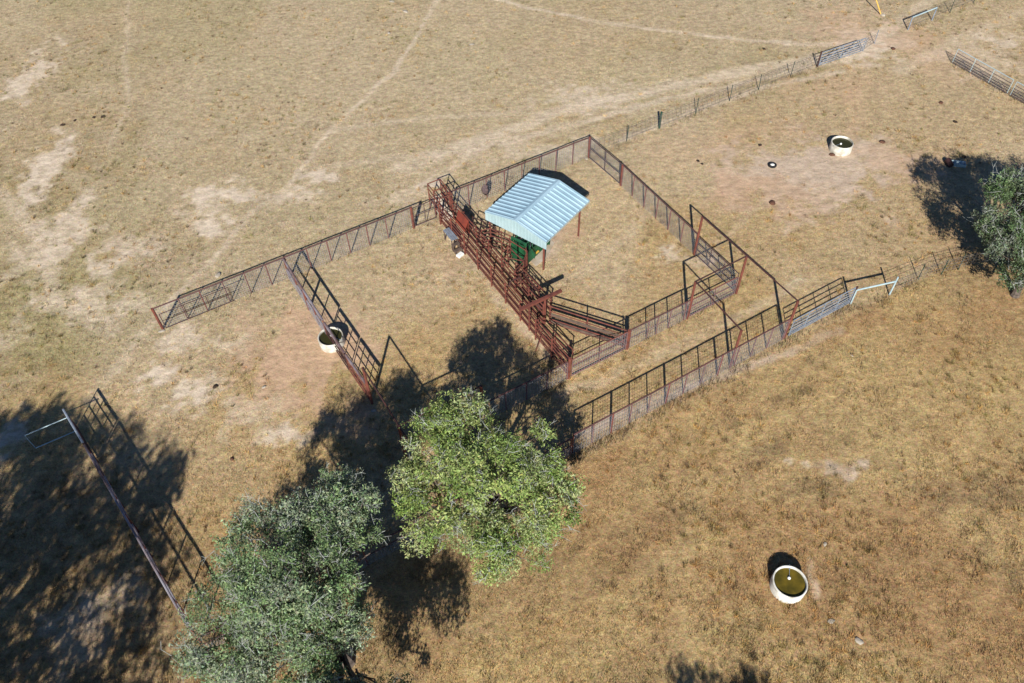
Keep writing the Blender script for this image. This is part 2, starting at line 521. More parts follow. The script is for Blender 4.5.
# ------------------------------------------------------------------ shed
AX = PEN + R(21.8)
SH = P(4.57, 10.40)
t = thing('shed', 'open sided shed with pale blue ribbed metal roof on red posts', 'shed', SH, AX)
LA, WB, ZE, ZR = 2.24, 2.28, 2.46, 2.95
slope = math.atan2(ZR - ZE, WB)
for s, lab in ((1, None), (-1, None)):
    mb = MB()
    mb.prism([(-LA, 0, ZR), (LA, 0, ZR), (LA, s * WB, ZE), (-LA, s * WB, ZE)], (0, 0, -.012))
    nr = 14
    for k in range(nr):
        x = -LA + .06 + (2 * LA - .12) * k / (nr - 1)
        i0 = len(mb.v)
        for (yy, zz) in ((.0, ZR), (s * (WB + .005), ZE - .001)):
            for (dx, dz) in ((-.07, 0.001), (-.028, .06), (.028, .06), (.07, .001)):
                mb.v.append(Vector((x + dx, yy, zz + dz)))
        for q in range(3):
            mb.f.append((i0 + q, i0 + q + 1, i0 + q + 5, i0 + q + 4))
        mb.f.append((i0, i0 + 1, i0 + 2, i0 + 3)); mb.f.append((i0 + 4, i0 + 5, i0 + 6, i0 + 7))
    rf = mb.build('roof', M['roof'], t)
    MB().prism([(-LA, s * (WB + .01), ZE - .1), (LA, s * (WB + .01), ZE - .1), (LA, s * (WB + .02), ZE - .016), (-LA, s * (WB + .02), ZE - .016)], (0, s * .012, 0)).build('eave_trim', M['fascia'], rf)
MB().prism([(-LA - .01, -.17, ZR + .02), (-LA - .01, 0, ZR + .062), (-LA - .01, .17, ZR + .02), (-LA - .01, 0, ZR + .05)], (2 * LA + .02, 0, 0)).build('ridge_cap', M['roof'], t)
for s in (-1, 1):
    mb = MB()
    x = s * (LA + .004)
    ZB = ZE - .62
    mb.prism([(x, -WB, ZB), (x, WB, ZB), (x, WB, ZE - .02), (x, 0, ZR - .02), (x, -WB, ZE - .02)], (s * .012, 0, 0))
    nr = 19
    for k in range(nr):
        y = -WB + .12 + (2 * WB - .24) * k / (nr - 1)
        zt = ZR - (ZR - ZE) * abs(y) / WB - .04
        mb.prism([(x + s * .012, y - .03, ZB), (x + s * .03, y - .012, ZB), (x + s * .03, y + .012, ZB), (x + s * .012, y + .03, ZB)], (0, 0, zt - ZB))
    if s > 0:
        mb = MB(); mb.prism([(x, -WB, ZE - .12), (x, WB, ZE - .12), (x, WB, ZE - .03), (x, 0, ZR - .03), (x, -WB, ZE - .03)], (.012, 0, 0))
    gb = mb.build('gable_panel', M['fascia'], t)
    for s2 in (-1, 1):
        MB().prism([(x + s * .02, 0, ZR - .03), (x + s * .02, s2 * WB, ZE - .03), (x + s * .02, s2 * WB, ZE + .03), (x + s * .02, 0, ZR + .05)], (s * .03, 0, 0)).build('rake_trim', M['roof'], gb)
for (x, y) in ((-2.16, -2.03), (1.55, -2.08), (-2.16, 2.03), (1.55, 2.08)):
    MB().tube((x, y, -.2), (x, y, ZE - .03), .062, n=10).build('post', M['rust'], t)
for y in (-2.05, 2.05):
    MB().box((-.05, y, ZE - .06), (4.3, .07, .1)).build('eave_beam', M['rust'], t)
for x in (-2.1, -.3, 1.55):
    for s in (-1, 1):
        MB().tube((x, s * 2.0, ZE - .08), (x, 0, ZR - .1), .035, n=6).build('rafter', M['rust'], t)
o = MB().prism([(-2.2, -1.5, 0), (-1.3, -1.62, 0), (.1, -1.25, 0), (.5, -.3, 0), (.4, .9, 0), (-1.6, .8, 0)], (0, 0, .05)).build('concrete_slab', M['slab'], None, SH + Vector((0, 0, -.005)))
o.rotation_euler = (0, 0, AX)
tag(o, 'pale concrete pad on the ground under the shed roof', 'slab')

# squeeze chute (green)
t = thing('squeeze_chute', 'green steel squeeze chute standing under the shed roof', 'squeeze chute', P(3.45, 9.35, .05), AX)
for s in (-1, 1):
    MB().prism([(-1.2, s * .5, .12), (1.2, s * .5, .12), (1.2, s * .45, .95), (-1.2, s * .45, .95)], (0, s * .025, 0)).build('side_panel', M['green'], t)
    for k in range(8):
        x = -1.1 + k * .31
        MB().tube((x, s * .46, .95), (x, s * .42, 1.72), .028, n=6).build('side_bar', M['green'], t)
    MB().tube((-1.25, s * .42, 1.74), (1.25, s * .42, 1.74), .045, n=8).build('top_rail', M['green'], t)
for x in (-1.22, 1.22):
    for s in (-1, 1):
        MB().box((x, s * .5, .93), (.1, .1, 1.82)).build('corner_post', M['green'], t)
    MB().box((x, 0, 1.86), (.12, 1.12, .12)).build('header', M['green'], t)
for s in (-1, 1):
    MB().prism([(-1.3, s * .06, .15), (-1.3, s * .45, .15), (-1.3, s * .45, 1.75), (-1.3, s * .06, 1.75)], (-.03, 0, 0)).build('tail_gate', M['green'], t)
    MB().prism([(1.3, s * .12, .15), (1.3, s * .45, .15), (1.3, s * .45, 1.7), (1.3, s * .12, 1.7)], (.03, 0, 0)).build('head_gate', M['green'], t)
MB().tube((-.9, -.5, 1.6), (-1.35, -1.25, 1.25), .035, n=8).build('handle', M['green'], t)
MB().tube((.2, -.48, 1.6), (.9, -1.15, 1.35), .03, n=8).build('handle', M['green'], t)
MB().box((-.2, -.62, .5), (.28, .1, .06)).build('latch', M['yellow'], t)
MB().box((0, 0, .06), (2.5, .9, .05)).build('floor', M['plank'], t)

# curved forcing pen of brown panels leading from the alley to the squeeze chute
t = thing('forcing_pen', 'crowded brown pipe panels curving from the alley into the green squeeze chute', 'forcing pen', P(1.0, 8.0), PEN)
def panel(pts, zs, H, pr=.036, rr=.03):
    for i in range(len(pts) - 1):
        A, B = pts[i], pts[i + 1]
        for z in zs:
            MB().tube((A[0], A[1], z), (B[0], B[1], z), rr, n=6).build('rail', M['rust'], t)
    for A in pts:
        MB().tube((A[0], A[1], 0), (A[0], A[1], H), pr, n=6).build('post', M['rust'], t)
z5 = (.22, .52, .82, 1.12, 1.42, 1.7)
panel([(.0, -.9), (.75, -.55), (1.35, .05), (1.55, .6)], z5, 1.75)
panel([(.0, 3.1), (.55, 2.95), (.95, 2.35), (1.2, 1.75)], z5, 1.75)
panel([(.05, .75), (.6, 1.0), (1.15, 1.35)], z5[1::2], 1.75)
for (A, B) in (((.75, -.55), (.0, .3)), ((1.35, .05), (.55, 2.95)), ((1.55, .6), (1.2, 1.75)), ((.75, -.55), (.6, 1.0))):
    MB().tube((A[0], A[1], 1.74), (B[0], B[1], 1.74), .034, n=6).build('tie_bar', M['rust'], t)
gate('dark pipe panel standing between the alley wall and the shed', (1.2, 12.6), (1.95, 10.9), 1.6, (.5, .85, 1.2), (.9,), 'rust_dark', r=.032)
gate('dark pipe panel running along the alley below the shed corner', (1.35, 7.0), (1.25, 4.3), 1.5, (.45, .8, 1.15), (1.3,), 'rust_dark', r=.032)

# ------------------------------------------------------------------ round water tanks
def tank(label, loc, ro_, H, water, wmat, fx, valve, cm='concrete'):
    t = thing('water_tank', label, 'water tank', loc, 0, 'round concrete water tanks')
    ri = ro_ - .075
    MB().lathe([(ro_ * .985, -.08), (ro_, .03), (ro_, H - .03), (ro_ - .02, H), (ri + .02, H), (ri, H - .03), (ri - .03, .05), (0.001, .05)], 56).build('wall', M[cm], t, smooth=False)
    mb = MB(); n = 48; mb.v.append(Vector((0, 0, water)))
    for k in range(n):
        mb.v.append(Vector(((ri - .004) * math.cos(2*math.pi*k/n), (ri - .004) * math.sin(2*math.pi*k/n), water)))
    mb.f = [(0, 1 + k, 1 + (k + 1) % n) for k in range(n)]
    mb.build('water', M[wmat], t)
    f = MB().blob((fx[0], fx[1], water + .02), .075, 12, 8, 0).build('float', M['white'], t, smooth=True)
    a = Vector((math.cos(valve) * ro_, math.sin(valve) * ro_, H + .03))
    MB().tube(a * 1.06 + Vector((0, 0, -.12)), a * .8, .025, n=6).build('valve', M['galv'], t)
    MB().tube(a * .8, Vector((fx[0], fx[1], water + .05)), .01, n=5).build('float_arm', M['galv'], f)
    return t
tank('white round tank of olive water alone in the open brown field', (11.87, 13.9, 0), .76, .62, .50, 'water', (.02, .2), 1.35)
tank('white round tank straddled by the cross fence rail', (-10.12, 28.76, 0), .71, .62, .50, 'water_dark', (.0, .1), -.35, 'concrete_worn')
tank('white round tank with dark green water on the bare ground at upper right', (23.2, 45.15, 0), .75, .66, .52, 'water_dark', (-.1, -.05), 3.6, 'concrete_worn')

t = thing('mineral_feeder', 'black rubber tyre holding white mineral on the bare ground', 'feeder', (18.11, 43.56, 0))
mb = MB(); n, k2 = 28, 10
for i in range(n):
    for j in range(k2):
        A, B = 2 * math.pi * i / n, 2 * math.pi * j / k2
        rr = .225 + .075 * math.cos(B)
        mb.v.append(Vector((rr * math.cos(A), rr * math.sin(A), .09 + .09 * math.sin(B))))
for i in range(n):
    for j in range(k2):
        mb.f.append((i*k2+j, ((i+1) % n)*k2+j, ((i+1) % n)*k2+(j+1) % k2, i*k2+(j+1) % k2))
mb.build('tyre', M['rubber'], t, smooth=True)
MB().blob((0, 0, .08), .165, 12, 6, .08, (1, 1, .6)).build('mineral', M['white'], t, smooth=True)

# dark drum + blue tub under the right-hand tree shadow
t = thing('feed_drum', 'dark red drum lying at the edge of the right tree shadow', 'drum', at(948, 165))
MB().tube((0, -.28, .2), (0, .28, .2), .2, n=16).build('barrel', M['rust_dark'], t)
for y in (-.2, .2):
    MB().tube((0, y - .02, .2), (0, y + .02, .2), .21, n=16).build('rib', M['rust_dark'], t)
t = thing('feed_trough', 'pale blue trough lying at the edge of the right tree shadow', 'trough', at(955.5, 165.5), R(-15))
MB().prism([(-.55, -.2, .28), (-.5, -.13, 0), (-.5, .13, 0), (-.55, .2, .28), (-.52, .17, .28), (-.48, .1, .04), (-.48, -.1, .04), (-.52, -.17, .28)], (1.1, 0, 0)).build('body', M['galv_pale'], t)
for s in (-1, 1):
    MB().prism([(s*.52, -.19, .27), (s*.5, -.12, .01), (s*.5, .12, .01), (s*.52, .19, .27)], (s * .02, 0, 0)).build('end_plate', M['blue'], t)

# ------------------------------------------------------------------ barbed wire fences and gates further out
def wire_fence(label, pts, posts, H=1.25, wires=(.3, .55, .8, 1.05, 1.2), big=(), group='barbed wire stock fences', pmat='green_post'):
    base = pts[0]
    t = thing('wire_fence', label, 'fence', base, 0, group)
    for i, q in enumerate(posts):
        d = q - base
        lean = Vector((random.uniform(-.07, .07), random.uniform(-.05, .05), 0))
        if i in big:
            MB().tube(d + Vector((0, 0, -.2)), d + Vector((0, 0, H + .1)), .085, n=8).build('post', M['green_post'], t)
        else:
            mb = MB()
            mb.tube(d + Vector((0, 0, -.2)), d + lean + Vector((0, 0, H + .08)), .028, n=4)
            mb.build('post', M[pmat], t)
    mb = MB()
    for i in range(len(pts) - 1):
        A, B = pts[i] - base, pts[i + 1] - base
        n = max(1, int((B - A).length / 3))
        for z in wires:
            for k in range(n):
                p_ = A.lerp(B, k / n); q_ = A.lerp(B, (k + 1) / n)
                mb.tube(p_ + Vector((0, 0, z + random.uniform(-.015, .015))), q_ + Vector((0, 0, z)), .010, n=3, cap=False)
        nn = int((B - A).length / .4)
        for k in range(1, nn):
            p_ = A.lerp(B, k / nn)
            mb.tube(p_ + Vector((.02, 0, wires[0])), p_ + Vector((.02, 0, wires[-1])), .008, n=3, cap=False)
    mb.build('wires', M['barb'], t)
    return t

wire_fence('wire fence of thin posts and one thick green post beyond the far pen corner', [P(12, 15.35), P(33.5, 15.15)],
           [P(15.25, 15.4), P(18.17, 15.4), P(21.5, 15.35), P(24.7, 15.3), P(27.5, 15.2), P(30.7, 15.2)], big=(1,))
gate('galvanised gate swung along the wire fence beside the dirt track opening', (33.6, 15.15), (38.1, 14.85), 1.2, (.3, .48, .68, .92), (2.2,), 'galv', r=.03, bottom=.12,
     braces=((.1, .15, 2.2, 1.15), (2.2, .15, 4.3, 1.15)), group='galvanised field gates at upper right')
t = thing('gate_post', 'rusty post at the hinge of the galvanised gate by the wire fence', 'post', P(33.5, 15.15))
MB().tube((0, 0, -.3), (0, 0, 1.3), .06, n=8).build('pipe', M['rust_dark'], t)
MB().tube((0, 0, 1.3), (0, 0, 1.33), .066, n=8).build('cap', M['rust_dark'], t)
wire_fence('short sagging panel of pale wire beyond the galvanised gate', [P(38.15, 14.85), P(39.9, 15.2)], [P(38.2, 14.85), P(39.9, 15.2)], 1.1, (.15, .35, .55, .75, .95), pmat='galv')
gate('galvanised gate with four bright uprights standing clear of the right edge', (42.65, 9.9), (42.5, 4.8), 1.22, (.3, .5, .7, .92), (1.7, 3.4), 'rust_dark', r=.028, bottom=.14, wire=(.25, .1, .006), group='galvanised field gates at upper right', top_mat='galv_pale', up_mat='galv_pale')
wire_fence('wire fence leaving the right edge of the picture', [P(42.3, 0), P(42.0, -9)], [P(42.3, 0), P(42.2, -3), P(42.1, -6)], 1.2)

def hbrace(label, A, B, H0, H1, mats, barm):
    t = thing('fence_brace', label, 'brace', A, 0, 'fence brace frames')
    d = B - A
    MB().tube((0, 0, -.2), (0, 0, H0), .05, n=8).build('post', M[mats], t)
    MB().tube(d + Vector((0, 0, -.2)), d + Vector((0, 0, H1)), .05, n=8).build('post', M[mats], t)
    MB().tube(Vector((0, 0, H0 - .04)), d + Vector((0, 0, H0 - .04)), .05, n=8).build('crossbar', M[barm], t)
    return t
gate('second galvanised gate leaf running off the right edge', (42.5, 4.6), (42.35, .2), 1.22, (.3, .5, .7, .92), (1.5, 3.0), 'rust_dark', r=.028, bottom=.14, wire=(.25, .1, .006), group='galvanised field gates at upper right', top_mat='galv_pale', up_mat='galv_pale')
hbrace('pale blue pipe brace between the six bar gate and the right tree', at(850.3, 304), at(889, 295.3), 1.2, 1.5, 'galv_pale', 'galv_pale')
hbrace('rusty and pale pipe brace beside the dirt track at the top edge', P(43.8, 15.2), P(46.7, 15.2), 1.15, 1.15, 'galv', 'galv_pale')
wire_fence('wire fence running on behind the top edge brace', [P(43.8, 15.2), P(60, 15.4)], [P(49, 15.25), P(52, 15.3), P(55, 15.3)], 1.15)
pts = [at(889, 295.3), at(932, 277), at(975, 266), at(1024, 258), at(1090, 246)]
wire_fence('wire fence from the pale brace passing under the right tree', pts, [at(918, 279.5), at(941, 275), at(958, 270), at(1000, 262), at(1050, 253)], 1.2)
t = thing('guy_marker', 'yellow guy wire guard leaning by the track at the top edge', 'marker', at(881, 15))
MB().tube((0, 0, 0), (-1.15, 1.2, 2.1), .05, n=8).build('guard', M['yellow'], t)
MB().tube((-1.15, 1.2, 2.1), (-4.3, 4.5, 7.9), .012, n=5).build('cable', M['galv'], t)
MB().blob((.1, -.05, .02), .22, 8, 5, .2, (1, 1, .4)).build('anchor', M['stone'], t)

# ------------------------------------------------------------------ ground
def vnoise(x, y, seed, s):
    """value noise in 0..1"""
    x = x / s + seed * 17.31; y = y / s + seed * 9.17
    xi = np.floor(x).astype(np.int64); yi = np.floor(y).astype(np.int64)
    fx = x - xi; fy = y - yi
    fx = fx * fx * (3 - 2 * fx); fy = fy * fy * (3 - 2 * fy)
    def h(a, c):
        n = (a * 374761393 + c * 668265263 + seed * 974711) & 0x7fffffff
        n = ((n ^ (n >> 13)) * 1274126177) & 0x7fffffff
        n = n ^ (n >> 16)
        return (n & 0xffff) / 65535.0
    return (h(xi, yi) * (1 - fx) + h(xi + 1, yi) * fx) * (1 - fy) + (h(xi, yi + 1) * (1 - fx) + h(xi + 1, yi + 1) * fx) * fy


def fbm(x, y, seed, s, o=4):
    t = 0; a = 1; tot = 0
    for i in range(o):
        t = t + a * vnoise(x, y, seed + i * 3, s / 2 ** i)
        tot += a; a *= .55
    return t / tot


def sstep(a, c, x):
    t = np.clip((x - a) / (c - a), 0, 1)
    return t * t * (3 - 2 * t)


# bare patches: px, py, half-width px, half-height px, strength, colour index (0 pale, 1 pinkish, 2 reddish)
PATCH = [(30, 75, 16, 26, .8, 0), (45, 165, 18, 30, .9, 0), (62, 235, 26, 30, .75, 0), (30, 195, 14, 16, .7, 0), (105, 265, 26, 14, .8, 0), (100, 295, 22, 20, .5, 0),
         (60, 300, 24, 18, .5, 0), (205, 198, 18, 9, .8, 0), (236, 192, 26, 10, .85, 0), (213, 228, 15, 9, .95, 0), (215, 210, 26, 14, .6, 0), (315, 174, 22, 8, .85, 0), (305, 196, 22, 8, .7, 0),
         (160, 372, 24, 16, .95, 0), (192, 392, 28, 20, .95, 0), (285, 435, 34, 14, .75, 0), (250, 410, 36, 22, .45, 0), (180, 340, 36, 14, .65, 0), (240, 345, 30, 14, .4, 0),
         (302, 350, 66, 40, .95, 2), (345, 420, 30, 20, .6, 2), (800, 176, 78, 32, 1.0, 1), (846, 160, 64, 28, .9, 1), (770, 196, 60, 18, .6, 2), (735, 190, 34, 18, .5, 2), (905, 165, 40, 20, .5, 2),
         (435, 185, 12, 9, .9, 0), (870, 42, 36, 18, .9, 0), (845, 26, 40, 18, .55, 2), (920, 42, 36, 14, .6, 2), (590, 100, 44, 16, .6, 0), (545, 238, 24, 20, .85, 1), (672, 252, 16, 6, .7, 0),
         (840, 467, 26, 8, .8, 1), (797, 467, 12, 3, .7, 0), (540, 150, 60, 12, .45, 0), (940, 68, 40, 14, .4, 2), (60, 640, 36, 30, .5, 0), (110, 600, 30, 20, .4, 0), (5, 440, 20, 26, .8, 0),
         (690, 150, 60, 20, .25, 2), (570, 480, 30, 30, .35, 3), (600, 500, 40, 26, .5, 3), (545, 540, 40, 20, .35, 3), (945, 320, 60, 18, .5, 3), (1000, 300, 40, 20, .6, 3), (985, 240, 50, 30, .35, 3), (770, 575, 60, 36, .55, 3),
         (420, 640, 40, 30, .5, 3), (240, 560, 50, 40, .2, 3), (400, 590, 40, 30, .45, 3), (60, 660, 60, 30, .4, 3), (980, 60, 40, 20, .35, 0), (1000, 40, 30, 6, .6, 0), (780, 490, 60, 10, .2, 3), (330, 350, 24, 14, .7, 2), (120, 245, 30, 9, .5, 0), (20, 260, 16, 30, .5, 0), (15, 330, 20, 20, .35, 0), (400, 195, 26, 7, .35, 0), (135, 300, 22, 10, .45, 0), (570, 230, 14, 14, .6, 2), (690, 262, 20, 8, .45, 0), (450, 262, 16, 14, .4, 2), (600, 470, 40, 18, .35, 3), (660, 460, 50, 14, .3, 3), (740, 400, 60, 12, .25, 3), (900, 500, 50, 20, .4, 3), (960, 440, 40, 24, .3, 3), (700, 600, 50, 24, .35, 3), (900, 620, 60, 24, .3, 3), (540, 620, 50, 24, .3, 3), (850, 90, 60, 16, .35, 2), (770, 130, 60, 14, .3, 2), (790, 565, 24, 6, .4, 3)]
PATHS = [([(440, -5), (395, 70), (330, 130), (290, 185), (250, 215), (210, 262), (165, 305)], .32, .62, 0),
         ([(480, -6), (530, 8), (590, 20), (660, 30), (730, 38), (800, 44), (866, 44)], .4, .7, 0),
         ([(866, 50), (800, 62), (740, 72), (660, 88), (560, 112), (480, 140), (400, 168)], 1.0, .6, 0),
         ([(840, 72), (760, 88), (690, 112), (620, 140)], .45, .6, 0),
         ([(580, 432), (640, 408), (700, 384), (760, 362), (806, 346), (840, 330)], .38, .8, 1),
         ([(560, 395), (640, 365), (710, 330), (770, 300), (800, 280)], .5, .3, 0),
         ([(128, -5), (125, 60), (128, 100), (110, 150)], .3, .35, 0), ([(866, 54), (760, 78), (650, 104), (560, 128), (470, 150), (440, 178)], .5, .6, 0), ([(450, 232), (480, 270), (510, 310), (545, 352)], .5, .45, 0), ([(330, 130), (420, 118), (520, 112)], .5, .35, 0), ([(165, 305), (120, 360), (90, 400)], .6, .35, 0), ([(870, 45), (900, 20), (940, -5)], .9, .5, 0), ([(300, 170), (380, 160), (470, 150)], .45, .3, 0), ([(780, 190), (720, 240), (690, 300)], .5, .25, 1), ([(812, 560), (815, 598)], .22, .7, 1), ([(830, 590), (800, 628), (780, 640)], .22, .6, 3),
         ([(870, 60), (850, 90), (860, 120), (845, 150)], .8, .3, 2), ([(1024, 12), (960, 40), (900, 70)], 1.0, .35, 0),
         ([(570, 445), (640, 420), (720, 388)], .6, .3, 3), ([(0, 190), (40, 240), (60, 300), (110, 330)], .8, .5, 0), ([(560, 285), (600, 260), (650, 215)], .6, .2, 0)]
PC = np.array([[.61, .52, .42], [.50, .40, .315], [.50, .345, .23], [.37, .24, .115]])


def seg_dist(x, y, pts):
    dmin = np.full(x.shape, 1e9)
    for i in range(len(pts) - 1):
        ax, ay = pts[i]; bx, by = pts[i + 1]
        dx, dy = bx - ax, by - ay
        t = np.clip(((x - ax) * dx + (y - ay) * dy) / (dx * dx + dy * dy), 0, 1)
        dmin = np.minimum(dmin, np.hypot(x - ax - t * dx, y - ay - t * dy))
    return dmin


def nb1_(x, y):
    return fbm(x, y, 111, 5, 3)


def ground_colour(x, y):
    # warp so that nothing has a clean edge
    wx = x + (fbm(x, y, 51, 1.3, 3) - .5) * 1.5 + (vnoise(x, y, 77, .3) - .5) * .4
    wy = y + (fbm(x, y, 57, 1.3, 3) - .5) * 1.5 + (vnoise(x, y, 79, .3) - .5) * .4
    u = (x - ORG.x) * UX.x + (y - ORG.y) * UX.y
    v = (x - ORG.x) * UY.x + (y - ORG.y) * UY.y
    tan_ = np.array([.43, .325, .19]); grey = np.array([.40, .33, .225]); olive = np.array([.31, .26, .13])
    gold = np.array([.44, .31, .135]); brown = np.array([.30, .195, .10]); dark = np.array([.20, .15, .085])
    n1 = fbm(x, y, 1, 9, 4); n2 = fbm(x, y, 5, 4, 4); n3 = fbm(x, y, 9, 1.6, 3)
    n4 = fbm(x, y, 15, .55, 3)
    n5 = vnoise(x, y, 43, .28)
    st = fbm(u * .35, v * 1.3, 21, 1.4, 3)             # streaks along the mowing direction
    c = np.zeros(x.shape + (3,)) + tan_
    mixc = lambda c, k, w: c + (k - c) * w[..., None]
    lawn = sstep(12, 17, v)                              # field beyond the long fence
    c = mixc(c, grey, lawn * (.45 + .45 * sstep(.4, .6, n2)))
    c = mixc(c, olive, lawn * .8 * sstep(.46, .62, n1) * sstep(.3, .6, n3))
    c = mixc(c, gold, (1 - lawn) * (.25 + .35 * sstep(.4, .62, n2)) * (v > -4))
    low = sstep(-4.3, -5.2, v)                           # open field in front of the outer fence
    c = mixc(c, gold, low * (.65 + .25 * sstep(.4, .6, n1)))
    c = mixc(c, brown, low * .6 * sstep(.45, .66, st) * (.5 + .5 * sstep(.35, .6, n2)))
    c = mixc(c, dark, low * .45 * sstep(.56, .72, st) * sstep(.4, .6, n3))
    st2 = fbm(u * .6 + v * .35, v * 1.6 - u * .5, 25, .8, 3)
    c = mixc(c, dark, (.12 + .5 * low) * sstep(.55, .70, st2) * sstep(.42, .6, n2))
    c = mixc(c, np.array([.48, .37, .17]), .45 * sstep(.54, .68, n4) * sstep(.4, .6, n3))
    c = mixc(c, np.array([.40, .26, .12]), .5 * lawn * sstep(.56, .68, n3) * sstep(.48, .6, nb1_(x, y)))
    c = mixc(c, olive * .8, (.25 + .3 * lawn) * sstep(.58, .7, vnoise(x, y, 41, .45)) * sstep(.45, .6, n3))
    c = mixc(c, np.array([.37, .235, .11]), low * .45 * sstep(.5, .68, n2))
    nb1 = fbm(x, y, 101, 14, 3); nb2 = fbm(x, y, 105, 7, 3)
    c = mixc(c, np.array([.34, .30, .16]), .75 * lawn * sstep(.5, .66, nb2))
    c = mixc(c, np.array([.50, .42, .30]), .55 * sstep(.52, .68, nb1) * (1 - low))
    c = mixc(c, np.array([.47, .355, .17]), .6 * low * sstep(.42, .62, nb1))
    c = mixc(c, np.array([.36, .225, .105]), .65 * low * sstep(.52, .66, nb2))
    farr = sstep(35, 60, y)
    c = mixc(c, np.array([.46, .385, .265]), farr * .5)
    c = mixc(c, np.array([.45, .365, .25]), .5 * (1 - low) * sstep(13, 16, u) * sstep(.3, .6, n2))
    weed = np.exp(-((v + 4.35) / .35) ** 2) * (u < 17.5) + .7 * np.exp(-((v - 15.1) / .3) ** 2) * (u > 12) * (u < 43)
    c = mixc(c, dark, .35 * weed * sstep(.35, .6, n3))
    # leaf litter under the trees
    for (tx, ty, tr) in ((-1.5, 16.2, 4.2), (-8.0, 12.4, 5.5), (29.5, 31.5, 5), (-21.5, 12, 9)):
        d = np.hypot(wx - tx, wy - ty)
        c = mixc(c, np.array([.32, .23, .125]), .6 * sstep(tr + 1.2, tr - 1.5, d))
    bare = np.zeros(x.shape)
    for (px, py, rx, ry, s_, k) in PATCH:
        q = at(px, py); e = at(px + rx, py); f = at(px, py - ry)
        a_ = (e - q).length; b_ = (f - q).length
        dd = np.sqrt(((wx - q.x) / a_) ** 2 + ((wy - q.y) / b_) ** 2)
        w = s_ * sstep(1.25, .45, dd + (n3 - .5) * 1.5 + (n4 - .5) * 1.6)
        w = np.clip(w * (.8 + .4 * sstep(.35, .6, n5)), 0, 1)
        c = mixc(c, PC[k], w)
        if k < 3: bare = np.maximum(bare, w)
    for (pp, wd, s_, k) in PATHS:
        q = [tuple(at(*p_)[:2]) for p_ in pp]
        d = seg_dist(x + (wx - x) * .4, y + (wy - y) * .4, q)
        w = s_ * sstep(wd, wd * .25, d) * (.55 + .45 * sstep(.3, .6, n3))
        c = mixc(c, PC[k], w)
        bare = np.maximum(bare, w * .9)
    f_ = .90 + .22 * fbm(x, y, 33, .7, 3)
    c = c * f_[..., None]
    g_ = (c * np.array([.35, .5, .15])).sum(-1, keepdims=True)
    c = (g_ + (c - g_) * .90) * np.array([1.10, 1.06, 1.02])
    return c, bare


def axis(lo, hi, step, far):
    core = np.arange(lo, hi + 1e-6, step)
    g_ = [step * 1.6 ** k for k in range(1, 40)]
    out = np.cumsum(g_); out = out[out < far]
    return np.concatenate([(lo - out)[::-1], core, hi + out])


gx = axis(-62, 66, .2, 2500)
gy = axis(-2, 84, .2, 2500)
X, Y = np.meshgrid(gx, gy)
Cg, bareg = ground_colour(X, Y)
Z = (fbm(X, Y, 91, 2.5, 3) - .5) * .07 * (np.abs(X) < 90) * (np.abs(Y) < 120)
nx, ny = len(gx), len(gy)
me = bpy.data.meshes.new('ground')
idx = np.arange(nx * ny).reshape(ny, nx)
quads = np.stack([idx[:-1, :-1], idx[:-1, 1:], idx[1:, 1:], idx[1:, :-1]], -1).reshape(-1, 4)


def fast_mesh(me, co, faces):
    k = faces.shape[1]
    me.vertices.add(len(co)); me.vertices.foreach_set('co', co.astype(np.float32).ravel())
    me.loops.add(faces.size); me.loops.foreach_set('vertex_index', faces.astype(np.int32).ravel())
    me.polygons.add(len(faces))
    me.polygons.foreach_set('loop_start', np.arange(0, faces.size, k, dtype=np.int32))
    me.polygons.foreach_set('loop_total', np.full(len(faces), k, dtype=np.int32))
    me.update(calc_edges=True)


def set_col(me, rgb, name='Col'):
    a = me.color_attributes.new(name, 'FLOAT_COLOR', 'POINT')
    d = np.ones((len(rgb), 4), dtype=np.float32); d[:, :rgb.shape[1]] = rgb
    a.data.foreach_set('color', d.ravel())


fast_mesh(me, np.stack([X, Y, Z], -1).reshape(-1, 3), quads)
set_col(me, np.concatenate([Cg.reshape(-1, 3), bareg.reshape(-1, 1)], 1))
me.polygons.foreach_set('use_smooth', np.ones(len(me.polygons), dtype=bool))
mt, nt, b = new_mat('dry_pasture')
L = nt.links.new
a = nt.nodes.new("ShaderNodeAttribute"); a.attribute_name = 'Col'
tc = nt.nodes.new("ShaderNodeTexCoord")
def noise(scale, detail, rough=.6, stretch=None):
    n = nt.nodes.new("ShaderNodeTexNoise")
    n.inputs['Scale'].default_value = scale; n.inputs['Detail'].default_value = detail; n.inputs['Roughness'].default_value = rough
    if stretch:
        mp = nt.nodes.new("ShaderNodeMapping"); mp.inputs['Rotation'].default_value = (0, 0, stretch[0]); mp.inputs['Scale'].default_value = stretch[1]
        L(tc.outputs['Object'], mp.inputs['Vector']); L(mp.outputs[0], n.inputs['Vector'])
    else:
        L(tc.outputs['Object'], n.inputs['Vector'])
    return n
def ramp(src, p0, c0, p1, c1):
    r = nt.nodes.new("ShaderNodeValToRGB")
    r.color_ramp.elements[0].position = p0; r.color_ramp.elements[0].color = (*c0, 1)
    r.color_ramp.elements[1].position = p1; r.color_ramp.elements[1].color = (*c1, 1)
    L(src, r.inputs[0]); return r
def mul(a_, b_, fac=1.0):
    x = nt.nodes.new("ShaderNodeMix"); x.data_type = 'RGBA'; x.blend_type = 'MULTIPLY'
    if isinstance(fac, float): x.inputs[0].default_value = fac
    else: L(fac, x.inputs[0])
    L(a_, x.inputs[6]); L(b_, x.inputs[7]); return x.outputs[2]
inv = nt.nodes.new("ShaderNodeMath"); inv.operation = 'MULTIPLY_ADD'; inv.inputs[1].default_value = -.62; inv.inputs[2].default_value = 1.0
L(a.outputs['Alpha'], inv.inputs[0])
nA = noise(3.2, 8, .72)
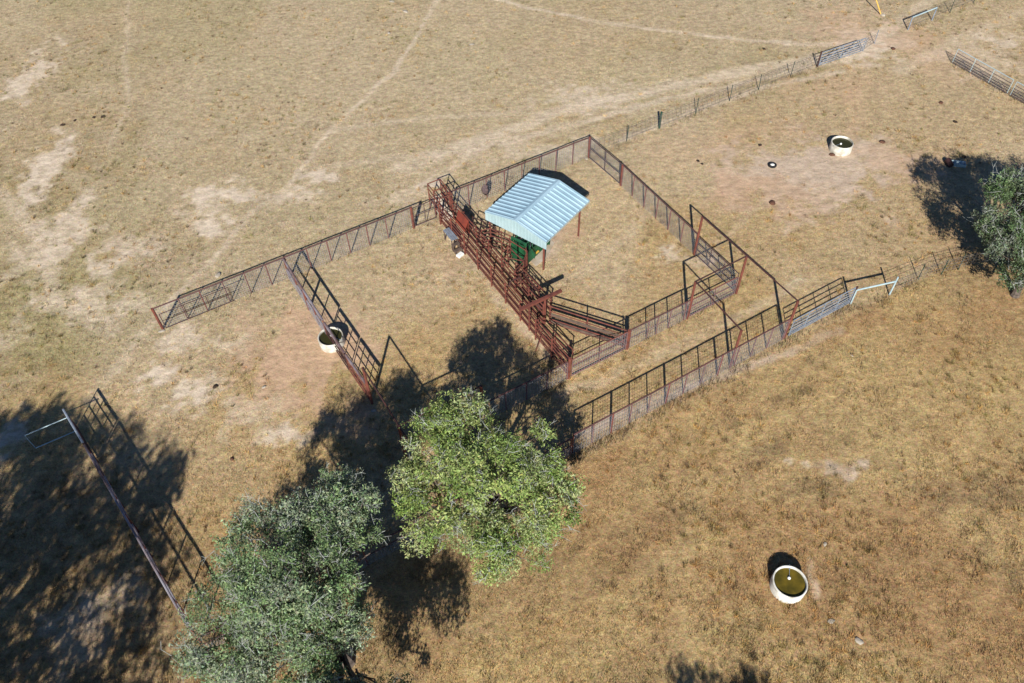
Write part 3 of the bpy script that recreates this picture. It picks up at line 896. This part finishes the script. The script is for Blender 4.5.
nB = noise(15.0, 5, .75)
nC = noise(1.5, 8, .72, (R(-42), (.8, 1.7, 1)))
c = mul(a.outputs['Color'], ramp(nA.outputs[0], .32, (.66, .64, .60), .68, (1.24, 1.23, 1.18)).outputs[0], inv.outputs[0])
c = mul(c, ramp(nB.outputs[0], .34, (.62, .61, .60), .66, (1.28, 1.28, 1.27)).outputs[0], inv.outputs[0])
c = mul(c, ramp(nC.outputs[0], .34, (.70, .69, .66), .66, (1.20, 1.20, 1.18)).outputs[0], .9)
nD = noise(8.0, 6, .75)
ov = nt.nodes.new("ShaderNodeMix"); ov.data_type = 'RGBA'; ov.blend_type = 'OVERLAY'
fm = nt.nodes.new("ShaderNodeMath"); fm.operation = 'MULTIPLY'; fm.inputs[1].default_value = .5
L(inv.outputs[0], fm.inputs[0]); L(fm.outputs[0], ov.inputs[0]); L(c, ov.inputs[6]); L(nD.outputs['Color'], ov.inputs[7])
L(ov.outputs[2], b.inputs['Base Color'])
b.inputs['Roughness'].default_value = .95
b.inputs['Specular IOR Level'].default_value = .1
bp = nt.nodes.new("ShaderNodeBump"); bp.inputs['Strength'].default_value = .55; bp.inputs['Distance'].default_value = .12
L(nA.outputs[0], bp.inputs['Height']); L(bp.outputs[0], b.inputs['Normal'])
me.materials.append(mt)
go = bpy.data.objects.new('ground', me); COL.objects.link(go)
tag(go, 'dry tan pasture with bare dirt patches and worn tracks', 'ground', None, 'structure')

# ------------------------------------------------------------------ grass (stuff)
def in_view(x, y, margin):
    # generous footprint of the view on the ground
    zc = (x * fw.x + y * fw.y + (-CAM_H) * fw.z)
    sx = (x * rt.x + y * rt.y - CAM_H * rt.z) / zc * F_PX
    sy = (x * up.x + y * up.y - CAM_H * up.z) / zc * F_PX
    return (np.abs(sx) < 512 + margin) & (np.abs(sy) < 342 + margin)


def blades(n_try, hmin, hmax, wmul, seed, keep, dark=1.0, nb=3):
    rng = np.random.default_rng(seed)
    # more of them near the viewer
    y = 8 + (66 * rng.random(n_try) ** 1.35)
    x = (rng.random(n_try) - .5) * 2 * (16 + y * .62)
    kx = in_view(x, y, 60)
    x, y = x[kx], y[kx]
    c, bare = ground_colour(x, y)
    k = rng.random(len(x)) < keep(x, y, bare)
    x, y, c = x[k], y[k], c[k]
    n = len(x)
    z = (fbm(x, y, 91, 2.5, 3) - .5) * .07 - .01
    TN = np.array([[1, 1, 1], [1.05, 1.05, 1.0], [.78, .92, .70], [1.18, .98, .68], [.98, 1.0, 1.15], [1.25, 1.2, 1.1], [.62, .58, .55]])
    tint = TN[rng.integers(0, 7, n)]
    V = []; Cc = []
    for j in range(nb):
        an = rng.random(n) * 2 * np.pi
        h = hmin + (hmax - hmin) * rng.random(n) ** 1.6
        lean = .25 + .75 * rng.random(n)
        wd = (.006 + .011 * rng.random(n)) * wmul
        dx, dy = np.cos(an), np.sin(an)
        la = an + (rng.random(n) - .5) * 1.5
        bx = x + rng.normal(0, .035, n); by = y + rng.normal(0, .035, n)
        tri = np.empty((n, 3, 3))
        tri[:, 0] = np.stack([bx - dy * wd, by + dx * wd, z], -1)
        tri[:, 1] = np.stack([bx + dy * wd, by - dx * wd, z], -1)
        tri[:, 2] = np.stack([bx + np.cos(la) * h * lean, by + np.sin(la) * h * lean, z + h], -1)
        V.append(tri)
        val = (.66 + .65 * rng.random(n)) * dark
        hue = rng.normal(0, .05, (n, 3))
        cc = c * val[:, None] * (1 + hue) * tint
        Cc.append(np.repeat(cc[:, None], 3, 1))
    V = np.concatenate(V).reshape(-1, 3); Cc = np.concatenate(Cc).reshape(-1, 3)
    return V, np.clip(Cc, .01, .8)


def keep_grass(x, y, bare):
    n = fbm(x, y, 61, 1.1, 3)
    u = (x - ORG.x) * UX.x + (y - ORG.y) * UX.y; v = (x - ORG.x) * UY.x + (y - ORG.y) * UY.y
    return np.clip(.15 + 1.6 * sstep(.36, .66, n), 0, 1) * (1 - .93 * np.clip(bare * 1.2, 0, 1))


def keep_dark(x, y, bare):
    n = fbm(x, y, 67, .8, 3)
    v = (x - ORG.x) * UY.x + (y - ORG.y) * UY.y
    u = (x - ORG.x) * UX.x + (y - ORG.y) * UX.y
    return sstep(.56, .72, n) * np.where(v < -4.3, 1.0, .45) * (1 - np.clip(bare * 1.3, 0, 1))


def keep_weed(x, y, bare):
    v = (x - ORG.x) * UY.x + (y - ORG.y) * UY.y
    u = (x - ORG.x) * UX.x + (y - ORG.y) * UX.y
    w = np.exp(-((v + 4.35) / .28) ** 2) * (u < 17) * (u > -3) + np.exp(-((v - 15.15) / .25) ** 2) * np.where(u > 12, .7, .22) * (u > -17.5) * ((u < 38) | (u > 44)) * (u < 62) + .7 * np.exp(-((v + .1) / .2) ** 2) * (u > 3.5) * (u < 12)
    w += .7 * np.exp(-((v + 4.9 + .04 * (u - 19)) / .35) ** 2) * (u >= 17)
    w += .6 * np.exp(-((u - 42.6) / .3) ** 2) * (v < 9.5) * (v > -8)
    w += .5 * (np.hypot(x - 11.87, y - 13.9) < 1.05)
    return w * sstep(.3, .6, fbm(x, y, 71, .6, 3))


V1, C1 = blades(330000, .03, .13, 1.0, 3, keep_grass, 1.0, 3)
V2, C2 = blades(130000, .06, .2, 1.2, 4, keep_dark, .7, 4)
V3, C3 = blades(600000, .12, .36, 1.2, 5, keep_weed, .75, 3)
def tufts(n, seed):
    rng = np.random.default_rng(seed)
    y = 8 + 66 * rng.random(n) ** 1.2
    x = (rng.random(n) - .5) * 2 * (16 + y * .62)
    k = in_view(x, y, 60); x, y = x[k], y[k]
    c, bare = ground_colour(x, y)
    k = rng.random(len(x)) < (.12 + .88 * sstep(.45, .65, fbm(x, y, 81, 5, 3))) * (1 - .8 * bare); x, y, c = x[k], y[k], c[k]
    TN = np.array([[.55, .60, .42], [.75, .6, .4], [.45, .42, .38], [1.25, 1.05, .7], [.7, .78, .5]])
    tint = TN[rng.integers(0, 5, len(x))]; rad = rng.uniform(.07, .22, len(x)); hh = rng.uniform(.07, .26, len(x))
    V = []; Cc = []
    for j in range(26):
        m_ = len(x)
        an = rng.random(m_) * 6.283; rr = rad * np.sqrt(rng.random(m_))
        bx = x + np.cos(an) * rr * .6; by = y + np.sin(an) * rr * .6
        wd = rng.uniform(.006, .014, m_); h = hh * rng.uniform(.5, 1.1, m_); a2 = rng.random(m_) * 6.283
        z = (fbm(bx, by, 91, 2.5, 3) - .5) * .07 - .01
        tri = np.empty((m_, 3, 3))
        tri[:, 0] = np.stack([bx - np.sin(a2) * wd, by + np.cos(a2) * wd, z], -1)
        tri[:, 1] = np.stack([bx + np.sin(a2) * wd, by - np.cos(a2) * wd, z], -1)
        tri[:, 2] = np.stack([bx + np.cos(an) * rr * 1.3, by + np.sin(an) * rr * 1.3, z + h], -1)
        V.append(tri); cc = c * tint * rng.uniform(.75, 1.25, m_)[:, None]
        Cc.append(np.repeat(cc[:, None], 3, 1))
    return np.concatenate(V).reshape(-1, 3), np.clip(np.concatenate(Cc).reshape(-1, 3), .01, .8)


V4, C4 = tufts(14000, 9)
V = np.concatenate([V1, V2, V3, V4]); C_ = np.concatenate([C1, C2, C3, C4])
me = bpy.data.meshes.new('dry_grass')
fast_mesh(me, V, np.arange(len(V)).reshape(-1, 3))
set_col(me, C_)
me.materials.append(M['grass'])
o = bpy.data.objects.new('dry_grass', me); COL.objects.link(o)
tag(o, 'short dry tan grass and darker weeds growing over the pasture', 'grass', None, 'stuff')
print('grass tris', len(V) // 3)

# ------------------------------------------------------------------ trees
def tree(name, label, base, lobes, fork, trunk_r, leaf_rgb, n_clump, leaves, size, seed, twig_n=10, clump_r=(.5, .95), shell=.55, twig_mat='twig', lean=(0, 0), tw=.012):
    """lobes: list of (offset xyz from base, radii xyz) that make up the crown"""
    rng = np.random.default_rng(seed)
    t = thing(name, label, 'tree', base)
    base = Vector(base)
    tot = sum(r_[0] * r_[1] for _, r_ in lobes)
    centers = []; outs = []
    for (c0, r_) in lobes:
        k = max(3, int(round(n_clump * r_[0] * r_[1] / tot)))
        for _ in range(k):
            d = rng.normal(size=3); d /= np.linalg.norm(d)
            if d[2] < -.35: d[2] *= -.6
            rr = rng.uniform(shell, 1.0) ** .7
            centers.append(np.array(c0) + d * rr * np.array(r_)); outs.append((d, c0))
    # wood
    wood = MB(); twigs = MB(); wood2 = MB()
    top = Vector((lean[0], lean[1], fork))
    mid = top * .5 + Vector((rng.normal(0, .1), rng.normal(0, .1), 0))
    wood.path([Vector((0, 0, -.15)), Vector((0, 0, .2)), mid, top], [trunk_r * 1.5, trunk_r * 1.1, trunk_r * .9, trunk_r * .75], 9)
    limbs = []
    for (c0, r_) in lobes:
        c0 = Vector(c0)
        e = top.lerp(c0, .72) + Vector(rng.normal(0, .15, 3))
        m1 = top.lerp(e, .5) + Vector(rng.normal(0, .18, 3)) + Vector((0, 0, .12))
        rr = trunk_r * (.3 + .12 * max(r_))
        wood.path([top, m1, e], [rr, rr * .8, rr * .6], 7)
        limbs.append((e, rr * .6))
    wood.build('trunk', M['bark'], t)
    V = []; Cl = []
    for ci, (c, (d, c0)) in enumerate(zip(centers, outs)):
        cv = Vector(c)
        e, rr = min(limbs, key=lambda q: (q[0] - Vector(c0)).length)
        e = top.lerp(e, rng.uniform(.45, 1.0)) + Vector(rng.normal(0, .12, 3))
        md = e.lerp(cv, .55) + Vector(rng.normal(0, .2, 3))
        wood2.path([e, md, cv], [min(.045, rr * .6), .024, .012], 5)
        cr = rng.uniform(*clump_r)
        dv = Vector(d)
        for k in range(twig_n):
            q = Vector(rng.normal(size=3)); q.normalize(); q = (q + dv * .8 + Vector((0, 0, .25))).normalized()
            st_ = md.lerp(cv, rng.uniform(.75, 1)) + Vector(rng.normal(0, cr * .28, 3)) + dv * cr * .2
            kn = st_ + q * cr * rng.uniform(.35, .6) + Vector(rng.normal(0, .06, 3))
            twigs.path([st_, kn, kn + (q + Vector(rng.normal(0, .4, 3))).normalized() * cr * .45], [tw, tw * .7, tw * .35], 4)
            for _ in range(2):
                twigs.path([kn, kn + (q + Vector(rng.normal(0, .7, 3))).normalized() * cr * rng.uniform(.25, .45)], [tw * .6, tw * .3], 3)
        n = int(leaves * (cr / np.mean(clump_r)) ** 2 * rng.uniform(.7, 1.2))
        # leaves gather in small sprays inside the clump
        ns = max(6, n // 14)
        sp = rng.normal(size=(ns, 3)); sp /= np.linalg.norm(sp, axis=1)[:, None]
        sp *= (rng.random((ns, 1)) ** .45) * cr * np.array([1.05, 1.05, .8])
        pos = c + sp[rng.integers(0, ns, n)] + rng.normal(0, .085, (n, 3))
        nrm = rng.normal(size=(n, 3)) * .75 + np.array([0, -.15, .75]) + d * .35
        nrm /= np.linalg.norm(nrm, axis=1)[:, None]
        tg = np.cross(nrm, rng.normal(size=(n, 3))); tg /= np.linalg.norm(tg, axis=1)[:, None]
        bt = np.cross(nrm, tg)
        ln = size * rng.uniform(.5, 1.5, n)[:, None] * rng.choice([.8, 1, 1.2]); wdt = ln * .42
        quad = np.stack([pos - tg * ln * .5, pos + bt * wdt * .5 + nrm * ln * .06, pos + tg * ln * .5, pos - bt * wdt * .5 + nrm * ln * .06], 1)
        V.append(quad.reshape(-1, 3))
        base_c = np.array(leaf_rgb[rng.integers(0, len(leaf_rgb))]) * rng.uniform(.82, 1.2)
        cc = base_c * rng.uniform(.5, 1.5, n)[:, None] * (1 + rng.normal(0, .08, (n, 3)))
        Cl.append(np.repeat(np.clip(cc, .005, .5), 4, 0))
    wood2.build('limbs', M['bark'], t)
    twigs.build('twigs', M[twig_mat], t)
    V = np.concatenate(V); Cl = np.concatenate(Cl)
    me = bpy.data.meshes.new('crown')
    fast_mesh(me, V, np.arange(len(V)).reshape(-1, 4))
    set_col(me, Cl)
    me.materials.append(M['leaf'])
    o = bpy.data.objects.new('crown', me); COL.objects.link(o); o.parent = t
    return t


GREEN = [(.25, .335, .095), (.28, .355, .115), (.21, .30, .08), (.30, .355, .15)]
GREY3 = [(.12, .175, .08), (.14, .185, .10), (.10, .155, .065), (.16, .195, .125)]
GREY = [(.19, .265, .125), (.215, .28, .15), (.16, .235, .10), (.245, .295, .19)]
tree('oak_tree', 'bright green bushy tree in the middle, beside the shaded lane', (-1.45, 16.55, 0),
     [((-.8, 2.5, 5.8), (1.5, 1.3, 1.2)), ((1.9, 1.9, 4.7), (1.5, 1.3, 1.2)), ((-2.2, 1.5, 5.0), (1.4, 1.5, 1.3)), ((.1, .3, 5.6), (2.0, 1.7, 1.5)),
      ((2.5, -.2, 3.5), (1.5, 1.3, 1.1)), ((-1.9, -.8, 4.2), (1.6, 1.4, 1.3)), ((1.0, -1.9, 2.8), (1.6, 1.3, 1.1)), ((-.4, -1.6, 3.6), (1.3, 1.2, 1.1)), ((1.2, .4, 4.4), (1.4, 1.2, 1.0)), ((3.1, .9, 3.9), (.9, .8, .7)), ((-3.1, .4, 4.6), (.8, .8, .8))],
     2.2, .2, GREEN, 120, 520, .11, 5, twig_n=7, clump_r=(.3, .85), shell=.7)
tree('oak_tree', 'large grey green tree with pale twigs at the bottom, left of the bright green one', (-7.25, 11.2, 0),
     [((-.3, 3.7, 6.0), (2.0, 1.7, 1.5)), ((.7, 3.4, 5.6), (1.2, 1.4, 1.4)), ((-2.4, 2.9, 5.3), (1.9, 1.8, 1.5)), ((-1.2, 1.2, 6.3), (2.3, 2.2, 1.6)),
      ((-4.0, .9, 4.1), (1.7, 1.6, 1.3)), ((.4, .2, 4.7), (1.5, 1.5, 1.3)), ((-1.5, -1.0, 4.8), (2.3, 2.0, 1.5)), ((-3.6, -1.4, 3.8), (1.9, 1.7, 1.3)), ((.3, -1.8, 4.0), (1.6, 1.4, 1.3)), ((2.5, -3.4, 3.4), (1.7, 1.2, 1.2)), ((2.2, -4.2, 4.8), (1.9, 1.2, 1.4)), ((1.2, -4.6, 6.0), (1.7, 1.2, 1.3))],
     2.4, .26, GREY, 265, 430, .10, 8, twig_n=6, shell=.6, clump_r=(.35, .85), tw=.011)
tree('oak_tree', 'grey green tree cut by the right edge, over the wire fence', (29.3, 31.0, 0),
     [((-1.0, 1.9, 5.0), (2.4, 2.0, 1.6)), ((-1.9, -.2, 3.7), (1.8, 1.8, 1.4)), ((1.8, 1.8, 5.2), (2.3, 2.0, 1.6)), ((.6, -1.2, 3.8), (2.1, 1.7, 1.4)), ((2.9, -.8, 4.0), (2.1, 1.9, 1.5)), ((.6, 1.2, 6.3), (2.0, 2.0, 1.3)), ((3.6, 2.2, 5.0), (2.0, 1.9, 1.4)), ((-.6, -1.9, 2.6), (1.8, 1.5, 1.2)), ((1.8, -2.4, 2.8), (2.0, 1.5, 1.3)), ((-1.2, 1.2, 3.6), (2.0, 1.8, 1.4))],
     1.9, .22, GREY3, 170, 500, .12, 13, twig_n=7, shell=.5, tw=.011)
tree('oak_tree', 'tall tree standing outside the lower left corner, seen only by its shadow', (-26.9, 2.7, 0),
     [((0, 2.4, 10.6), (3.2, 2.4, 2.0)), ((3.6, 1.4, 9.4), (2.8, 2.6, 2.0)), ((-3.4, 1.0, 9.4), (2.8, 2.6, 1.9)), ((.4, -2.0, 9.0), (3.2, 2.6, 2.0)), ((4.6, -1.8, 7.2), (2.4, 2.2, 1.7)), ((-1, 0, 12.2), (2.8, 2.6, 1.8)), ((6.2, .2, 10.6), (2.6, 2.2, 1.7)), ((-4.2, -1.6, 11.0), (2.6, 2.4, 1.8)), ((3.4, -.6, 12.2), (2.4, 2.2, 1.5)), ((7.4, -2.2, 9.0), (2.0, 2.0, 1.5)), ((6.2, -3.0, 6.4), (2.2, 1.8, 1.4)), ((8.6, -3.6, 7.6), (2.0, 1.8, 1.4))],
     4.0, .42, GREY, 240, 340, .18, 17, twig_n=6, clump_r=(.75, 1.25))
tree('oak_tree', 'low tree standing below the bottom edge, its shadow tip on the field', (6.5, -2.8, 0),
     [((-.7, .6, 7.3), (1.1, 1.1, 1.2)), ((1.5, .2, 7.0), (1.1, 1.1, 1.1)), ((.5, -.2, 6.6), (1.2, 1.0, 1.1)), ((-1.0, -.6, 6.2), (1.2, 1.2, 1.3)), ((0, -1.8, 5.4), (1.5, 1.4, 1.3))],
     3.0, .22, GREY, 50, 330, .16, 23, twig_n=8)

# ------------------------------------------------------------------ loose stones and dung
def lump(label, name, cat, px, py, r, mat, sq, group):
    o = MB().blob((0, 0, 0), r, 9, 5, .22, sq).build(name, M[mat], None, at(px, py) + Vector((0, 0, r * sq[2] * .35)), smooth=True)
    o.rotation_euler = (0, 0, random.uniform(0, 6))
    tag(o, label, cat, group)
GD, GS = 'dung pats lying in the pens and pasture', 'pale stones lying on the pasture'
for (px, py, r, mat, lab) in [
    (63, 125, .17, 'dung', 'dark clod at the left end of the row of clods in the upper left pasture'),
    (75, 120.5, .12, 'dung', 'small dark clod second from the left in the upper left row'),
    (94, 117.5, .13, 'dung', 'small dark clod third from the left in the upper left row'),
    (103, 117, .17, 'dung', 'dark clod at the right end of the row of clods in the upper left pasture'),
    (216, 386.5, .16, 'dung', 'dark clod on the pale bare patch left of the cross fence'),
    (232, 459, .11, 'dung_red', 'small reddish clod on the grass right of the far left fence'),
    (893, 49, .2, 'dung_red', 'reddish clod on the dirt track between the upper gates'),
    (941, 103, .19, 'dung_red', 'reddish clod below the right edge gate'),
    (955, 122, .17, 'dung', 'dark clod on the grass above the right tree shadow'),
    (964, 157, .15, 'dung', 'dark clod at the top edge of the right tree shadow'),
    (764, 49, .15, 'dung', 'dark clod on the far pasture left of the track opening'),
    (698, 161, .13, 'dung', 'dark clod of a close pair right of the far pen corner, upper one'),
    (702, 164, .11, 'dung', 'dark clod of a close pair right of the far pen corner, lower one'),
    (832, 155, .2, 'dung_red', 'flat reddish clod just left of the upper right tank'),
    (882, 142, .2, 'dung_red', 'flat reddish clod right of the upper right tank'),
    (772, 203, .22, 'dung_red', 'flat reddish clod below the tyre feeder'),
    (760, 145, .14, 'dung', 'dark forked clod above the tyre feeder')]:
    lump(lab, 'dung_pat', 'clod', px, py, r, mat, (1.1, .9, .4), GD)
for (px, py, r, lab) in [
    (264, 387, .11, 'small white stone beside the bare patch left of the cross fence'),
    (392, 1.5, .22, 'flat white stone at the very top edge'), (405, 11.5, .26, 'large flat white stone near the top edge'),
    (389, 33, .18, 'flat white stone below the two at the top edge'), (472, 44.5, .18, 'white stone on the pasture by itself under the top edge'),
    (831, 621, .15, 'pale flat stone right of the tank in the open field'), (859, 641, .17, 'pale flat stone nearest the bottom right of the open field tank'),
    (825, 544, .1, 'small pale stone above the tank in the open field'), (373.5, 411, .12, 'small white stone at the foot of the tall shaded post'),
    (162, 331, .16, 'pale yellow stone at the free end of the long fence'), (586.5, 158.5, .14, 'pale stone at the foot of the far pen corner post'),
    (218, 275, .2, 'pale yellow stone behind the long fence'), (770, 122, .12, 'small pale stone in the pasture above the tyre feeder'),
    (852, 355, .1, 'small pale stone below the six bar gate')]:
    lump(lab, 'pale_stone', 'stone', px, py, r, 'stone', (1.25, .8, .22), GS)
